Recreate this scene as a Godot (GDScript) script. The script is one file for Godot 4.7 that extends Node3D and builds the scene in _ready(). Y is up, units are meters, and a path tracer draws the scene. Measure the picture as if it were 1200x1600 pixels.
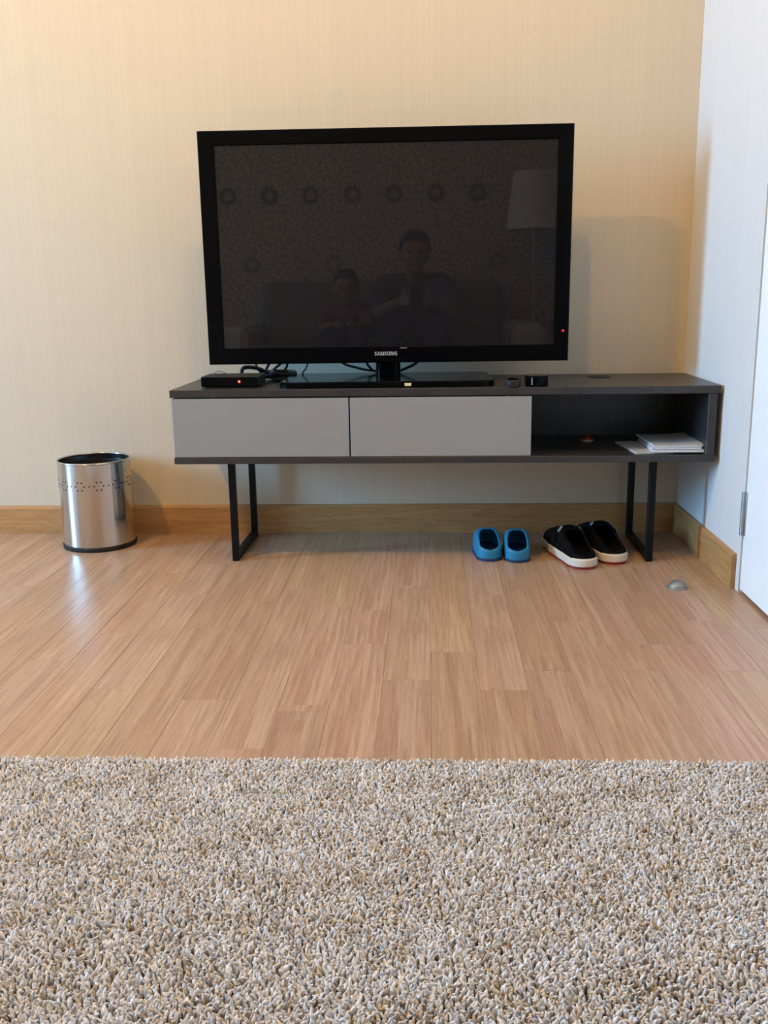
extends Node3D
# A living-room wall with a television on a low stand, seen from the sofa opposite.
# World: y up, metres. The television wall is z = 0, the right wall x = 0, the floor y = 0.

var rng := RandomNumberGenerator.new()
var M := {}

# ---------------------------------------------------------------- helpers
func lin(r: float, g: float, b: float) -> Color:
	return Color(r / 255.0, g / 255.0, b / 255.0)

func mat(c: Color, rough: float, metal := 0.0, spec := 0.5) -> StandardMaterial3D:
	var m := StandardMaterial3D.new()
	m.albedo_color = c
	m.roughness = rough
	m.metallic = metal
	m.metallic_specular = spec
	return m

func tag(o: Node, label := "", category := "", group := "", kind := "") -> Node:
	if label: o.set_meta("label", label)
	if category: o.set_meta("category", category)
	if group: o.set_meta("group", group)
	if kind: o.set_meta("kind", kind)
	return o

func numbered(called: String, parent: Node) -> String:
	if not parent.has_node(NodePath(called)):
		return called
	var i := 1
	while parent.has_node(NodePath("%s_%03d" % [called, i])):
		i += 1
	return "%s_%03d" % [called, i]

func base(called: String, at := Vector3.ZERO, turn := 0.0) -> Node3D:
	var o := Node3D.new()
	o.name = numbered(called, self)
	add_child(o, true)
	o.position = at
	o.rotation.y = turn
	return o

func put(called: String, mesh: Mesh, m: Material, parent: Node = null, at := Vector3.ZERO) -> MeshInstance3D:
	var o := MeshInstance3D.new()
	var p: Node = self if parent == null else parent
	o.name = numbered(called, p)
	o.mesh = mesh
	o.material_override = m
	p.add_child(o, true)
	o.position = at
	return o

func begin() -> SurfaceTool:
	var st := SurfaceTool.new()
	st.begin(Mesh.PRIMITIVE_TRIANGLES)
	st.set_smooth_group(-1)
	return st

func done(st: SurfaceTool) -> ArrayMesh:
	st.generate_normals()
	st.index()
	return st.commit()

func tri(st: SurfaceTool, a: Vector3, b: Vector3, c: Vector3, out: Vector3) -> void:
	if (b - a).cross(c - a).dot(out) > 0.0:
		var t := b
		b = c
		c = t
	st.add_vertex(a)
	st.add_vertex(b)
	st.add_vertex(c)

func quad(st: SurfaceTool, a: Vector3, b: Vector3, c: Vector3, d: Vector3, out: Vector3) -> void:
	tri(st, a, b, c, out)
	tri(st, a, c, d, out)

# a box with chamfered edges, from corner lo to corner hi
func cbox(st: SurfaceTool, lo: Vector3, hi: Vector3, b := 0.001, x := Transform3D.IDENTITY) -> void:
	var mid := (lo + hi) / 2.0
	var h := (hi - lo) / 2.0
	b = minf(b, minf(h.x, minf(h.y, h.z)) * 0.98)
	var corner := func(sx: float, sy: float, sz: float, full: int) -> Vector3:
		var v := Vector3(sx * (h.x - b), sy * (h.y - b), sz * (h.z - b))
		v[full] = [sx, sy, sz][full] * h[full]
		return x * (mid + v)
	var o := func(v: Vector3) -> Vector3: return x.basis * v
	for a in 3:
		var p := (a + 1) % 3
		var q := (a + 2) % 3
		for s: float in [-1.0, 1.0]:
			var c: Array[Vector3] = []
			for k: Array in [[-1.0, -1.0], [1.0, -1.0], [1.0, 1.0], [-1.0, 1.0]]:
				var e := [0.0, 0.0, 0.0]
				e[a] = s
				e[p] = k[0]
				e[q] = k[1]
				c.append(corner.call(e[0], e[1], e[2], a))
			var n := Vector3.ZERO
			n[a] = s
			quad(st, c[0], c[1], c[2], c[3], o.call(n))
			# the chamfer between +-a and +-p
			for s2: float in [-1.0, 1.0]:
				var e0 := [0.0, 0.0, 0.0]
				e0[a] = s
				e0[p] = s2
				e0[q] = -1.0
				var e1 := e0.duplicate()
				e1[q] = 1.0
				var n2 := Vector3.ZERO
				n2[a] = s
				n2[p] = s2
				quad(st, corner.call(e0[0], e0[1], e0[2], a), corner.call(e1[0], e1[1], e1[2], a), corner.call(e1[0], e1[1], e1[2], p), corner.call(e0[0], e0[1], e0[2], p), o.call(n2))
	for sx: float in [-1.0, 1.0]:
		for sy: float in [-1.0, 1.0]:
			for sz: float in [-1.0, 1.0]:
				tri(st, corner.call(sx, sy, sz, 0), corner.call(sx, sy, sz, 1), corner.call(sx, sy, sz, 2), o.call(Vector3(sx, sy, sz)))

func boxmesh(lo: Vector3, hi: Vector3, b := 0.001) -> ArrayMesh:
	var st := begin()
	cbox(st, lo, hi, b)
	return done(st)

# turned body: profile of (radius, height) going up the outside
func lathe(st: SurfaceTool, prof: Array, n := 48, x := Transform3D.IDENTITY) -> void:
	var g := 1
	for i in prof.size() - 1:
		if i > 0:
			var d0: Vector2 = (prof[i] - prof[i - 1]).normalized()
			var d1: Vector2 = (prof[i + 1] - prof[i]).normalized()
			if d0.dot(d1) < 0.8:
				g += 1
		st.set_smooth_group(g)
		for k in n:
			var a0 := TAU * k / n
			var a1 := TAU * (k + 1) / n
			var p00: Vector3 = x * Vector3(prof[i].x * cos(a0), prof[i].y, prof[i].x * sin(a0))
			var p01: Vector3 = x * Vector3(prof[i + 1].x * cos(a0), prof[i + 1].y, prof[i + 1].x * sin(a0))
			var p10: Vector3 = x * Vector3(prof[i].x * cos(a1), prof[i].y, prof[i].x * sin(a1))
			var p11: Vector3 = x * Vector3(prof[i + 1].x * cos(a1), prof[i + 1].y, prof[i + 1].x * sin(a1))
			if prof[i].x > 1e-6:
				for v: Vector3 in [p00, p10, p01]: st.add_vertex(v)
			if prof[i + 1].x > 1e-6:
				for v: Vector3 in [p01, p10, p11]: st.add_vertex(v)

func turned(prof: Array, n := 48) -> ArrayMesh:
	var st := begin()
	lathe(st, prof, n)
	return done(st)

# a smooth tube through the points
func tube(st: SurfaceTool, pts: Array, r: float, sides := 8, steps := 6) -> void:
	var line: Array[Vector3] = []
	for i in pts.size() - 1:
		var a: Vector3 = pts[maxi(i - 1, 0)]
		var b: Vector3 = pts[i]
		var c: Vector3 = pts[i + 1]
		var d: Vector3 = pts[mini(i + 2, pts.size() - 1)]
		for k in steps:
			line.append(b.cubic_interpolate(c, a, d, float(k) / steps))
	line.append(pts[-1])
	st.set_smooth_group(1)
	var up := Vector3.UP if absf((line[1] - line[0]).normalized().y) < 0.9 else Vector3.RIGHT
	var rings := []
	for i in line.size():
		var t := (line[mini(i + 1, line.size() - 1)] - line[maxi(i - 1, 0)]).normalized()
		up = (up - t * up.dot(t)).normalized()
		var side := t.cross(up)
		var ring: Array[Vector3] = []
		for k in sides:
			var a := TAU * k / sides
			ring.append(line[i] + (up * cos(a) + side * sin(a)) * r)
		rings.append(ring)
	for i in rings.size() - 1:
		for k in sides:
			var k2 := (k + 1) % sides
			var out: Vector3 = rings[i][k] + rings[i][k2] - line[i] * 2.0
			quad(st, rings[i][k], rings[i][k2], rings[i + 1][k2], rings[i + 1][k], out)
	st.set_smooth_group(-1)
	for e: int in [0, rings.size() - 1]:
		var out: Vector3 = line[0] - line[1] if e == 0 else line[e] - line[e - 1]
		for k in range(1, sides - 1):
			tri(st, rings[e][0], rings[e][k], rings[e][k + 1], out)

func tubemesh(pts: Array, r: float, sides := 8, steps := 6) -> ArrayMesh:
	var st := begin()
	tube(st, pts, r, sides, steps)
	return done(st)

# an upright prism over an outline of (x, z), with a chamfered top edge
func prism(st: SurfaceTool, outline: PackedVector2Array, y0: float, y1: float, b := 0.0) -> void:
	var n := outline.size()
	var mid := Vector2.ZERO
	for p in outline: mid += p / n
	var inner := PackedVector2Array()
	for i in n:
		var t := (outline[(i + 1) % n] - outline[(i + n - 1) % n]).normalized()
		var nn := Vector2(t.y, -t.x)
		if nn.dot(outline[i] - mid) < 0: nn = -nn
		inner.append(outline[i] - nn * b)
	var v := func(p: Vector2, y: float) -> Vector3: return Vector3(p.x, y, p.y)
	st.set_smooth_group(1)
	for i in n:
		var j := (i + 1) % n
		var o := (outline[i] + outline[j]) / 2.0 - mid
		quad(st, v.call(outline[i], y0), v.call(outline[j], y0), v.call(outline[j], y1 - b), v.call(outline[i], y1 - b), Vector3(o.x, 0, o.y))
	st.set_smooth_group(2)
	if b > 0.0:
		for i in n:
			var j := (i + 1) % n
			var o := (outline[i] + outline[j]) / 2.0 - mid
			quad(st, v.call(outline[i], y1 - b), v.call(outline[j], y1 - b), v.call(inner[j], y1), v.call(inner[i], y1), Vector3(o.x, o.length(), o.y))
	st.set_smooth_group(-1)
	var ids := Geometry2D.triangulate_polygon(outline)
	for i in range(0, ids.size(), 3):
		tri(st, v.call(inner[ids[i]], y1), v.call(inner[ids[i + 1]], y1), v.call(inner[ids[i + 2]], y1), Vector3.UP)
		tri(st, v.call(outline[ids[i]], y0), v.call(outline[ids[i + 1]], y0), v.call(outline[ids[i + 2]], y0), Vector3.DOWN)

func round_rect(x0: float, z0: float, x1: float, z1: float, r: float, n := 6) -> PackedVector2Array:
	var out := PackedVector2Array()
	for c: Array in [[x1 - r, z1 - r, 0.0], [x0 + r, z1 - r, 0.25], [x0 + r, z0 + r, 0.5], [x1 - r, z0 + r, 0.75]]:
		for k in n + 1:
			var a: float = TAU * (c[2] + 0.25 * k / n)
			out.append(Vector2(c[0] + r * cos(a), c[1] + r * sin(a)))
	return out

# surface nets over a sampled field (negative inside)
func nets(f: PackedFloat32Array, nx: int, ny: int, nz: int, lo: Vector3, cell: float) -> ArrayMesh:
	var ids := PackedInt32Array()
	ids.resize(nx * ny * nz)
	ids.fill(-1)
	var vs := PackedVector3Array()
	var sy := nx
	var sz := nx * ny
	var offs := [0, 1, sy, sy + 1, sz, sz + 1, sz + sy, sz + sy + 1]
	var cor := [Vector3(0, 0, 0), Vector3(1, 0, 0), Vector3(0, 1, 0), Vector3(1, 1, 0), Vector3(0, 0, 1), Vector3(1, 0, 1), Vector3(0, 1, 1), Vector3(1, 1, 1)]
	var edges := [[0, 1], [2, 3], [4, 5], [6, 7], [0, 2], [1, 3], [4, 6], [5, 7], [0, 4], [1, 5], [2, 6], [3, 7]]
	for k in nz - 1:
		for j in ny - 1:
			var row := k * sz + j * sy
			for i in nx - 1:
				var at := row + i
				var s0 := f[at] < 0.0
				if (f[at + 1] < 0.0) == s0 and (f[at + sy] < 0.0) == s0 and (f[at + sy + 1] < 0.0) == s0 and (f[at + sz] < 0.0) == s0 and (f[at + sz + 1] < 0.0) == s0 and (f[at + sz + sy] < 0.0) == s0 and (f[at + sz + sy + 1] < 0.0) == s0:
					continue
				var sum := Vector3.ZERO
				var n := 0
				for e: Array in edges:
					var a: float = f[at + offs[e[0]]]
					var b: float = f[at + offs[e[1]]]
					if (a < 0.0) != (b < 0.0):
						sum += cor[e[0]].lerp(cor[e[1]], a / (a - b))
						n += 1
				ids[at] = vs.size()
				vs.append(lo + (Vector3(i, j, k) + sum / n) * cell)
	var idx := PackedInt32Array()
	var steps := [1, sy, sz]
	for k in range(1, nz - 1):
		for j in range(1, ny - 1):
			var row := k * sz + j * sy
			for i in range(1, nx - 1):
				var at := row + i
				var inside := f[at] < 0.0
				for a in 3:
					if (f[at + steps[a]] < 0.0) == inside:
						continue
					var p: int = steps[(a + 1) % 3]
					var q: int = steps[(a + 2) % 3]
					var c := [ids[at - p - q], ids[at - q], ids[at], ids[at - p]]
					if c.min() < 0:
						continue
					if inside:  # outward is +a: Godot wants clockwise
						idx.append_array(PackedInt32Array([c[0], c[2], c[1], c[0], c[3], c[2]]))
					else:
						idx.append_array(PackedInt32Array([c[0], c[1], c[2], c[0], c[2], c[3]]))
	var ns := PackedVector3Array()
	ns.resize(vs.size())
	for t in range(0, idx.size(), 3):
		var n := (vs[idx[t + 2]] - vs[idx[t]]).cross(vs[idx[t + 1]] - vs[idx[t]])
		for m in 3:
			ns[idx[t + m]] += n
	for i in ns.size():
		ns[i] = ns[i].normalized()
	var arr := []
	arr.resize(Mesh.ARRAY_MAX)
	arr[Mesh.ARRAY_VERTEX] = vs
	arr[Mesh.ARRAY_NORMAL] = ns
	arr[Mesh.ARRAY_INDEX] = idx
	var mesh := ArrayMesh.new()
	mesh.add_surface_from_arrays(Mesh.PRIMITIVE_TRIANGLES, arr)
	return mesh

# smooth union of tapered capsules [a, ra, b, rb]
func limbs(bones: Array, cell: float, blend: float) -> ArrayMesh:
	var lo := Vector3.INF
	var hi := -Vector3.INF
	for b: Array in bones:
		for k: int in [0, 2]:
			var r: float = b[k + 1] + blend + cell * 2.0
			lo = lo.min(b[k] - Vector3.ONE * r)
			hi = hi.max(b[k] + Vector3.ONE * r)
	var nx := int((hi.x - lo.x) / cell) + 2
	var ny := int((hi.y - lo.y) / cell) + 2
	var nz := int((hi.z - lo.z) / cell) + 2
	var f := PackedFloat32Array()
	f.resize(nx * ny * nz)
	f.fill(0.0)
	var kk := 3.0 / blend
	for b: Array in bones:
		var p: Vector3 = b[0]
		var q: Vector3 = b[2]
		var ra: float = b[1]
		var rb: float = b[3]
		var reach := maxf(ra, rb) + blend * 1.6 + cell
		var l := ((p.min(q) - Vector3.ONE * reach - lo) / cell).floor()
		var h := ((p.max(q) + Vector3.ONE * reach - lo) / cell).ceil()
		var d := q - p
		var dd := maxf(d.length_squared(), 1e-9)
		for k in range(maxi(int(l.z), 0), mini(int(h.z), nz)):
			for j in range(maxi(int(l.y), 0), mini(int(h.y), ny)):
				for i in range(maxi(int(l.x), 0), mini(int(h.x), nx)):
					var v := lo + Vector3(i, j, k) * cell
					var t := clampf((v - p).dot(d) / dd, 0.0, 1.0)
					var dist := (v - p - d * t).length() - lerpf(ra, rb, t)
					f[(k * ny + j) * nx + i] += exp(clampf(-dist * kk, -40.0, 40.0))
	for i in f.size():
		f[i] = -log(maxf(f[i], 1e-12)) / kk
	return nets(f, nx, ny, nz, lo, cell)

# a sampled field from a function of the point
func sampled(fn: Callable, lo: Vector3, hi: Vector3, cell: float) -> ArrayMesh:
	var nx := int((hi.x - lo.x) / cell) + 2
	var ny := int((hi.y - lo.y) / cell) + 2
	var nz := int((hi.z - lo.z) / cell) + 2
	var f := PackedFloat32Array()
	f.resize(nx * ny * nz)
	var at := 0
	for k in nz:
		for j in ny:
			for i in nx:
				f[at] = fn.call(lo + Vector3(i, j, k) * cell)
				at += 1
	return nets(f, nx, ny, nz, lo, cell)

# ---------------------------------------------------------------- textures
func tex(w: int, h: int, bytes: PackedByteArray) -> ImageTexture:
	var im := Image.create_from_data(w, h, false, Image.FORMAT_RGB8, bytes)
	im.generate_mipmaps()
	return ImageTexture.create_from_image(im)

func wood_texture(w: int, h: int, light: Color, dark: Color, red: Color, seed_: int, contrast: float) -> ImageTexture:
	var n := FastNoiseLite.new()
	n.seed = seed_
	n.noise_type = FastNoiseLite.TYPE_SIMPLEX_SMOOTH
	n.frequency = 1.0
	n.fractal_type = FastNoiseLite.FRACTAL_NONE
	var b := PackedByteArray()
	b.resize(w * h * 3)
	var at := 0
	for y in h:
		var v := float(y) / h * 2.4          # metres along the grain
		for x in w:
			var u := float(x) / w * 0.6       # metres across
			var broad := n.get_noise_2d(u * 16.0, v * 1.1 + 40.0)
			var fine := n.get_noise_2d(u * 330.0, v * 5.0)
			var mid := n.get_noise_2d(u * 75.0 + 90.0, v * 1.8)
			var ring := sin((u * 70.0 + broad * 4.0 + mid * 1.2) * 2.0)
			var pore := clampf(n.get_noise_2d(u * 520.0 + 300.0, v * 16.0) * 2.2 - 0.75, 0.0, 1.0)
			var t := clampf(0.42 + contrast * (0.26 * fine + 0.22 * mid + 0.12 * ring + 0.16 * broad) + 0.35 * pore, 0.0, 1.0)
			var c := light.lerp(dark, t).lerp(red, clampf(broad * 0.5 - 0.05, 0.0, 0.35))
			b[at] = int(c.r * 255.0)
			b[at + 1] = int(c.g * 255.0)
			b[at + 2] = int(c.b * 255.0)
			at += 3
	return tex(w, h, b)

func weave_texture(w: int, amount: float) -> ImageTexture:
	var col := PackedFloat32Array()
	var row := PackedFloat32Array()
	for i in w:
		col.append(rng.randf_range(-1, 1))
		row.append(rng.randf_range(-1, 1))
	var b := PackedByteArray()
	b.resize(w * w * 3)
	var at := 0
	var run := PackedFloat32Array()
	run.resize(w)
	for y in w:
		for x in w:
			run[x] = run[x] * 0.8 + rng.randf_range(-0.5, 0.5)
			var v := 1.0 - amount * (0.5 + 0.28 * (col[x] + col[(x + 1) % w]) * 0.7 + 0.16 * row[y] + 0.34 * run[x])
			var c := clampi(int(v * 255.0), 0, 255)
			b[at] = c
			b[at + 1] = c
			b[at + 2] = clampi(int(v * 255.0 - amount * 8.0 * run[x]), 0, 255)
			at += 3
	return tex(w, w, b)

# the patterned paper behind the sofa: mottled ground with printed ring-shaped flowers
func flower_paper(w: int, h: int) -> ImageTexture:
	var n := FastNoiseLite.new()
	n.seed = 5
	n.frequency = 0.06
	var b := PackedByteArray()
	b.resize(w * h * 3)
	var spots := [Vector2(0.14, 0.25), Vector2(0.42, 0.25), Vector2(0.28, 0.70)]
	var at := 0
	for y in h:
		for x in w:
			var p := Vector2(0.56 * x / w, 0.90 * y / h)
			var g := 0.72 + 0.42 * n.get_noise_2d(x, y) + rng.randf_range(-0.18, 0.18)
			var c := Color(0.86, 0.76, 0.64) * g
			for s: Vector2 in spots:
				var d := p - s
				var r := d.length()
				if r < 0.09:
					var a := d.angle()
					var edge := 0.066 + 0.005 * sin(a * 9.0)
					var ring := clampf((edge - r) * 45.0, 0.0, 1.0) * clampf((r - 0.020) * 45.0, 0.0, 1.0)
					c = c.lerp(Color(0.16, 0.16, 0.19), ring * (0.78 if s.y < 0.5 else 0.4))
			b[at] = clampi(int(c.r * 255.0), 0, 255)
			b[at + 1] = clampi(int(c.g * 255.0), 0, 255)
			b[at + 2] = clampi(int(c.b * 255.0), 0, 255)
			at += 3
	return tex(w, h, b)

func materials() -> void:
	M.wallpaper = mat(lin(216, 202, 180), 0.8, 0.0, 0.3)
	M.wallpaper.albedo_texture = weave_texture(512, 0.055)
	M.wallpaper.uv1_triplanar = true
	M.wallpaper.uv1_world_triplanar = true
	M.wallpaper.uv1_scale = Vector3(3.3, 3.3, 3.3)
	M.wallpaper_cool = M.wallpaper.duplicate()
	M.wallpaper_cool.albedo_color = lin(224, 221, 219)
	M.paint = mat(lin(150, 147, 142), 0.9, 0.0, 0.3)
	M.plaster = mat(lin(196, 194, 190), 0.9, 0.0, 0.3)
	M.flowers = mat(Color.WHITE, 0.7, 0.0, 0.4)
	M.flowers.albedo_texture = flower_paper(384, 584)
	M.flowers.uv1_triplanar = true
	M.flowers.uv1_world_triplanar = true
	M.flowers.uv1_scale = Vector3(1.0 / 0.56, 1.0 / 0.9, 1.0)
	M.flowers.uv1_offset = Vector3(-0.0875, 0.171, 0.0)
	var grain := wood_texture(512, 1024, lin(198, 170, 146), lin(157, 126, 102), lin(184, 142, 123), 11, 1.0)
	M.planks = []
	for i in 10:
		var m := mat(Color.WHITE, 0.33, 0.0, 0.5)
		var t := rng.randf_range(0.94, 1.0)
		m.albedo_color = Color(t, t * rng.randf_range(0.975, 1.0), t * rng.randf_range(0.95, 1.0))
		m.albedo_texture = grain
		m.uv1_offset = Vector3(i * 0.173, i * 0.387, 0)
		M.planks.append(m)
	M.subfloor = mat(lin(92, 66, 46), 0.8)
	var base_grain := wood_texture(128, 512, lin(199, 155, 103), lin(161, 115, 68), lin(176, 122, 76), 23, 0.8)
	M.skirting = mat(Color.WHITE, 0.45)
	M.skirting.albedo_texture = base_grain
	M.dark_wood = mat(lin(57, 55, 57), 0.36, 0.0, 0.5)
	var dg := wood_texture(128, 512, lin(255, 255, 255), lin(190, 188, 186), lin(220, 214, 210), 31, 0.9)
	M.dark_wood.albedo_texture = dg
	M.dark_wood.uv1_triplanar = true
	M.dark_wood.uv1_scale = Vector3(1.6, 1.6, 1.6)
	M.drawer = mat(lin(143, 144, 143), 0.55, 0.0, 0.35)
	M.black_metal = mat(lin(15, 14, 16), 0.45, 0.0, 0.3)
	M.gloss_black = mat(lin(9, 9, 11), 0.12, 0.0, 0.18)
	M.screen = mat(lin(27, 26, 29), 0.02, 0.0, 0.5)
	M.matt_black = mat(lin(17, 17, 18), 0.55)
	M.cable = mat(lin(13, 14, 19), 0.5)
	M.silver = mat(lin(190, 190, 190), 0.3, 0.6)
	M.steel = mat(lin(205, 203, 200), 0.16, 1.0)
	M.dull_steel = mat(lin(170, 172, 172), 0.4, 0.8)
	M.stop_metal = mat(lin(140, 142, 140), 0.5, 0.6)
	M.rubber = mat(lin(20, 20, 22), 0.6)
	M.door = mat(lin(252, 252, 252), 0.35)
	M.blue = mat(lin(30, 120, 162), 0.5)
	M.navy = mat(lin(14, 48, 84), 0.6)
	M.shoe_black = mat(lin(10, 10, 11), 0.75, 0.0, 0.2)
	M.shoe_grey = mat(lin(120, 120, 122), 0.6)
	M.midsole = mat(lin(212, 202, 184), 0.6)
	M.red_sole = mat(lin(150, 40, 40), 0.6)
	M.paper = mat(lin(225, 224, 226), 0.7)
	M.cover_dark = mat(lin(92, 86, 80), 0.4)
	M.cover_pale = mat(lin(205, 205, 208), 0.4)
	M.cover_blue = mat(lin(186, 192, 214), 0.35)
	M.cover_grey = mat(lin(160, 158, 156), 0.4)

# ---------------------------------------------------------------- scene
func _ready() -> void:
	rng.seed = 20240611
	# camera
	var cam := Camera3D.new()
	cam.name = "camera"
	add_child(cam)
	cam.position = Vector3(-0.795, 0.7666, 2.9929)
	cam.rotation = Vector3(-0.2296, 0.0466, -0.0153)
	cam.fov = rad_to_deg(2.0 * atan(800.0 / 1483.0))
	cam.near = 0.05
	cam.far = 60.0
	cam.current = true
	# sky and exposure
	var env := Environment.new()
	var sm := ProceduralSkyMaterial.new()
	sm.sky_top_color = lin(186, 222, 255)
	sm.sky_horizon_color = lin(196, 226, 255)
	sm.ground_horizon_color = lin(150, 165, 172)
	sm.ground_bottom_color = lin(110, 120, 124)
	sm.sky_energy_multiplier = 1.0
	sm.ground_energy_multiplier = 0.9
	sm.sun_angle_max = 0.0
	var sky := Sky.new()
	sky.sky_material = sm
	env.background_mode = Environment.BG_SKY
	env.sky = sky
	env.ambient_light_source = Environment.AMBIENT_SOURCE_SKY
	env.tonemap_mode = Environment.TONE_MAPPER_LINEAR
	env.tonemap_exposure = 1.13
	env.sdfgi_enabled = true
	env.ssao_enabled = true
	env.ssil_enabled = true
	var we := WorldEnvironment.new()
	we.name = "environment"
	we.environment = env
	add_child(we)
	# daylight entering by the window in the left wall
	var day := AreaLight3D.new()
	day.name = "window_daylight"
	add_child(day)
	day.position = Vector3(-5.97, 1.575, 1.75)
	day.rotation.y = -PI / 2
	day.area_size = Vector2(0.74, 1.57)
	day.light_color = DAY_COLOR
	day.light_energy = DAY_ENERGY[0]
	day.shadow_enabled = true
	day.set("area_range", 12.0)
	# softer daylight through the sheer curtain of the second window
	var day2 := AreaLight3D.new()
	day2.name = "curtain_daylight"
	add_child(day2)
	day2.position = Vector3(-5.84, 1.12, 3.2)
	day2.rotation.y = -PI / 2
	day2.area_size = Vector2(1.5, 2.0)
	day2.light_color = DAY_COLOR
	day2.light_energy = DAY_ENERGY[1]
	day2.shadow_enabled = true
	day2.set("area_range", 12.0)

	materials()
	setting()
	tv_stand()
	television()
	rug()
	waste_bin()
	stand_top_things()
	shelf_things()
	footwear()
	door_stop()
	room_behind()
	people()

const DAY_COLOR := Color(0.54, 0.795, 1.0)
const DAY_ENERGY := [27.0, 1.8]
const WARM_COLOR := Color(1.0, 0.795, 0.40)
const DOWNLIGHTS := [[Vector3(-2.45, 2.75, 1.66), 2.4], [Vector3(-2.9, 2.75, 3.1), 0.3], [Vector3(-0.85, 2.75, 1.4), 0.85]]  # the third is an unseen downlight added to fill the shaded television wall

func setting() -> void:
	# floor: slab and laminate strips
	var fl := put("floor", boxmesh(Vector3(-6.1, -0.12, -0.1), Vector3(0.35, -0.008, 4.3), 0.0), M.subfloor)
	tag(fl, "light oak laminate floor of narrow strips running to the television wall", "floor", "", "structure")
	var cache := {}
	var w := 0.0965
	var col := 0
	var x := -6.0 + w / 2
	while x < 0.25:
		var z := 0.004
		var left := rng.randf_range(0.3, 1.2)
		while z < 4.15:
			var len_ := minf(snappedf(left, 0.05), 4.16 - z)
			var key := "%.3f" % len_
			if not cache.has(key): cache[key] = plank_mesh(w - 0.0003, len_ - 0.0003)
			put("plank", cache[key], M.planks[rng.randi() % 10], fl, Vector3(x, -0.008, z + len_ / 2))
			z += len_
			left = [0.9, 1.2, 1.2, 0.6][rng.randi() % 4]
		x += w
		col += 1
	# walls with thickness
	tag(put("wall_back", boxmesh(Vector3(-6.1, -0.1, -0.12), Vector3(0.35, 2.85, 0.0), 0.0), M.wallpaper), "cream woven wallpaper wall behind the television", "wall", "", "structure")
	var st := begin()
	cbox(st, Vector3(0, -0.1, 0.0), Vector3(0.1, 2.85, 0.632), 0.0)
	cbox(st, Vector3(0, 2.05, 0.632), Vector3(0.1, 2.85, 1.452), 0.0)
	cbox(st, Vector3(0.055, -0.1, 0.632), Vector3(0.1, 2.05, 1.452), 0.0)
	cbox(st, Vector3(0, -0.1, 1.452), Vector3(0.1, 2.85, 2.4), 0.0)
	cbox(st, Vector3(0.1, -0.1, 2.3), Vector3(0.35, 2.85, 2.4), 0.0)
	cbox(st, Vector3(0.25, -0.1, 2.4), Vector3(0.35, 2.85, 4.3), 0.0)
	tag(put("wall_right", done(st), M.wallpaper_cool), "pale wallpapered wall on the right beside the white door", "wall", "", "structure")
	st = begin()
	cbox(st, Vector3(-6.1, -0.1, 0.0), Vector3(-6.0, 2.85, 1.35), 0.0)
	cbox(st, Vector3(-6.1, -0.1, 2.15), Vector3(-6.0, 2.85, 2.4), 0.0)
	cbox(st, Vector3(-6.1, -0.1, 4.0), Vector3(-6.0, 2.85, 4.2), 0.0)
	cbox(st, Vector3(-6.1, 2.40, 1.35), Vector3(-6.0, 2.85, 2.15), 0.0)
	cbox(st, Vector3(-6.1, 2.16, 2.4), Vector3(-6.0, 2.85, 4.0), 0.0)
	cbox(st, Vector3(-6.1, -0.1, 1.35), Vector3(-6.0, 0.75, 2.15), 0.0)
	cbox(st, Vector3(-6.1, -0.1, 2.4), Vector3(-6.0, 0.02, 4.0), 0.0)
	tag(put("wall_left", done(st), M.paint), "wallpapered wall on the left with the window", "wall", "", "structure")
	tag(put("wall_front", boxmesh(Vector3(-6.1, -0.1, 4.2), Vector3(0.35, 2.85, 4.3), 0.0), M.flowers), "flower patterned wall behind the sofa, mirrored in the screen", "wall", "", "structure")
	tag(put("ceiling", boxmesh(Vector3(-6.1, 2.75, -0.1), Vector3(0.35, 2.85, 4.3), 0.0), M.plaster), "white plaster ceiling", "ceiling", "", "structure")
	# tall windows in the left wall
	var glass := mat(Color(1, 1, 1, 0.06), 0.0)
	glass.transparency = BaseMaterial3D.TRANSPARENCY_ALPHA
	var wins := [[1.75, 0.8, 0.75, 1.65, "tall narrow window without a curtain in the left wall"], [3.2, 1.6, 0.02, 2.14, "wide tall window behind the sheer curtain in the left wall"]]
	for i in 2:
		var hw: float = wins[i][1] / 2
		var wh: float = wins[i][3]
		var win: Node3D = tag(base("window_%d" % (i + 1), Vector3(-6.0, wins[i][2], wins[i][0])), wins[i][4], "window", "", "structure")
		st = begin()
		for q: float in ([-1.0, 1.0] if i == 0 else [-1.0, 0.0, 1.0]):
			cbox(st, Vector3(-0.09, 0.0, q * (hw - 0.025) - 0.025), Vector3(-0.03, wh, q * (hw - 0.025) + 0.025), 0.004)
		cbox(st, Vector3(-0.089, 0.0, -hw + 0.05), Vector3(-0.031, 0.05, hw - 0.05), 0.004)
		cbox(st, Vector3(-0.089, wh - 0.05, -hw + 0.05), Vector3(-0.031, wh, hw - 0.05), 0.004)
		put("window_frame", done(st), M.door, win)
		for q: float in ([0.0] if i == 0 else [-0.5, 0.5]):
			var pw := hw - 0.04 if i == 0 else hw / 2 - 0.03
			put("pane", boxmesh(Vector3(-0.064, 0.045, q * (hw - 0.025) - pw), Vector3(-0.058, wh - 0.045, q * (hw - 0.025) + pw), 0.0), glass, win)
	# sheer curtain on a rail
	var cu: Node3D = tag(base("curtain", Vector3(-5.92, 0.03, 3.2)), "white sheer curtain hanging in folds over the wide window", "curtain")
	var voile := mat(lin(232, 236, 240), 0.8, 0.0, 0.2)
	voile.backlight_enabled = true
	voile.backlight = Color(0.4, 0.4, 0.4)
	st = begin()
	st.set_smooth_group(1)
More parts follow.
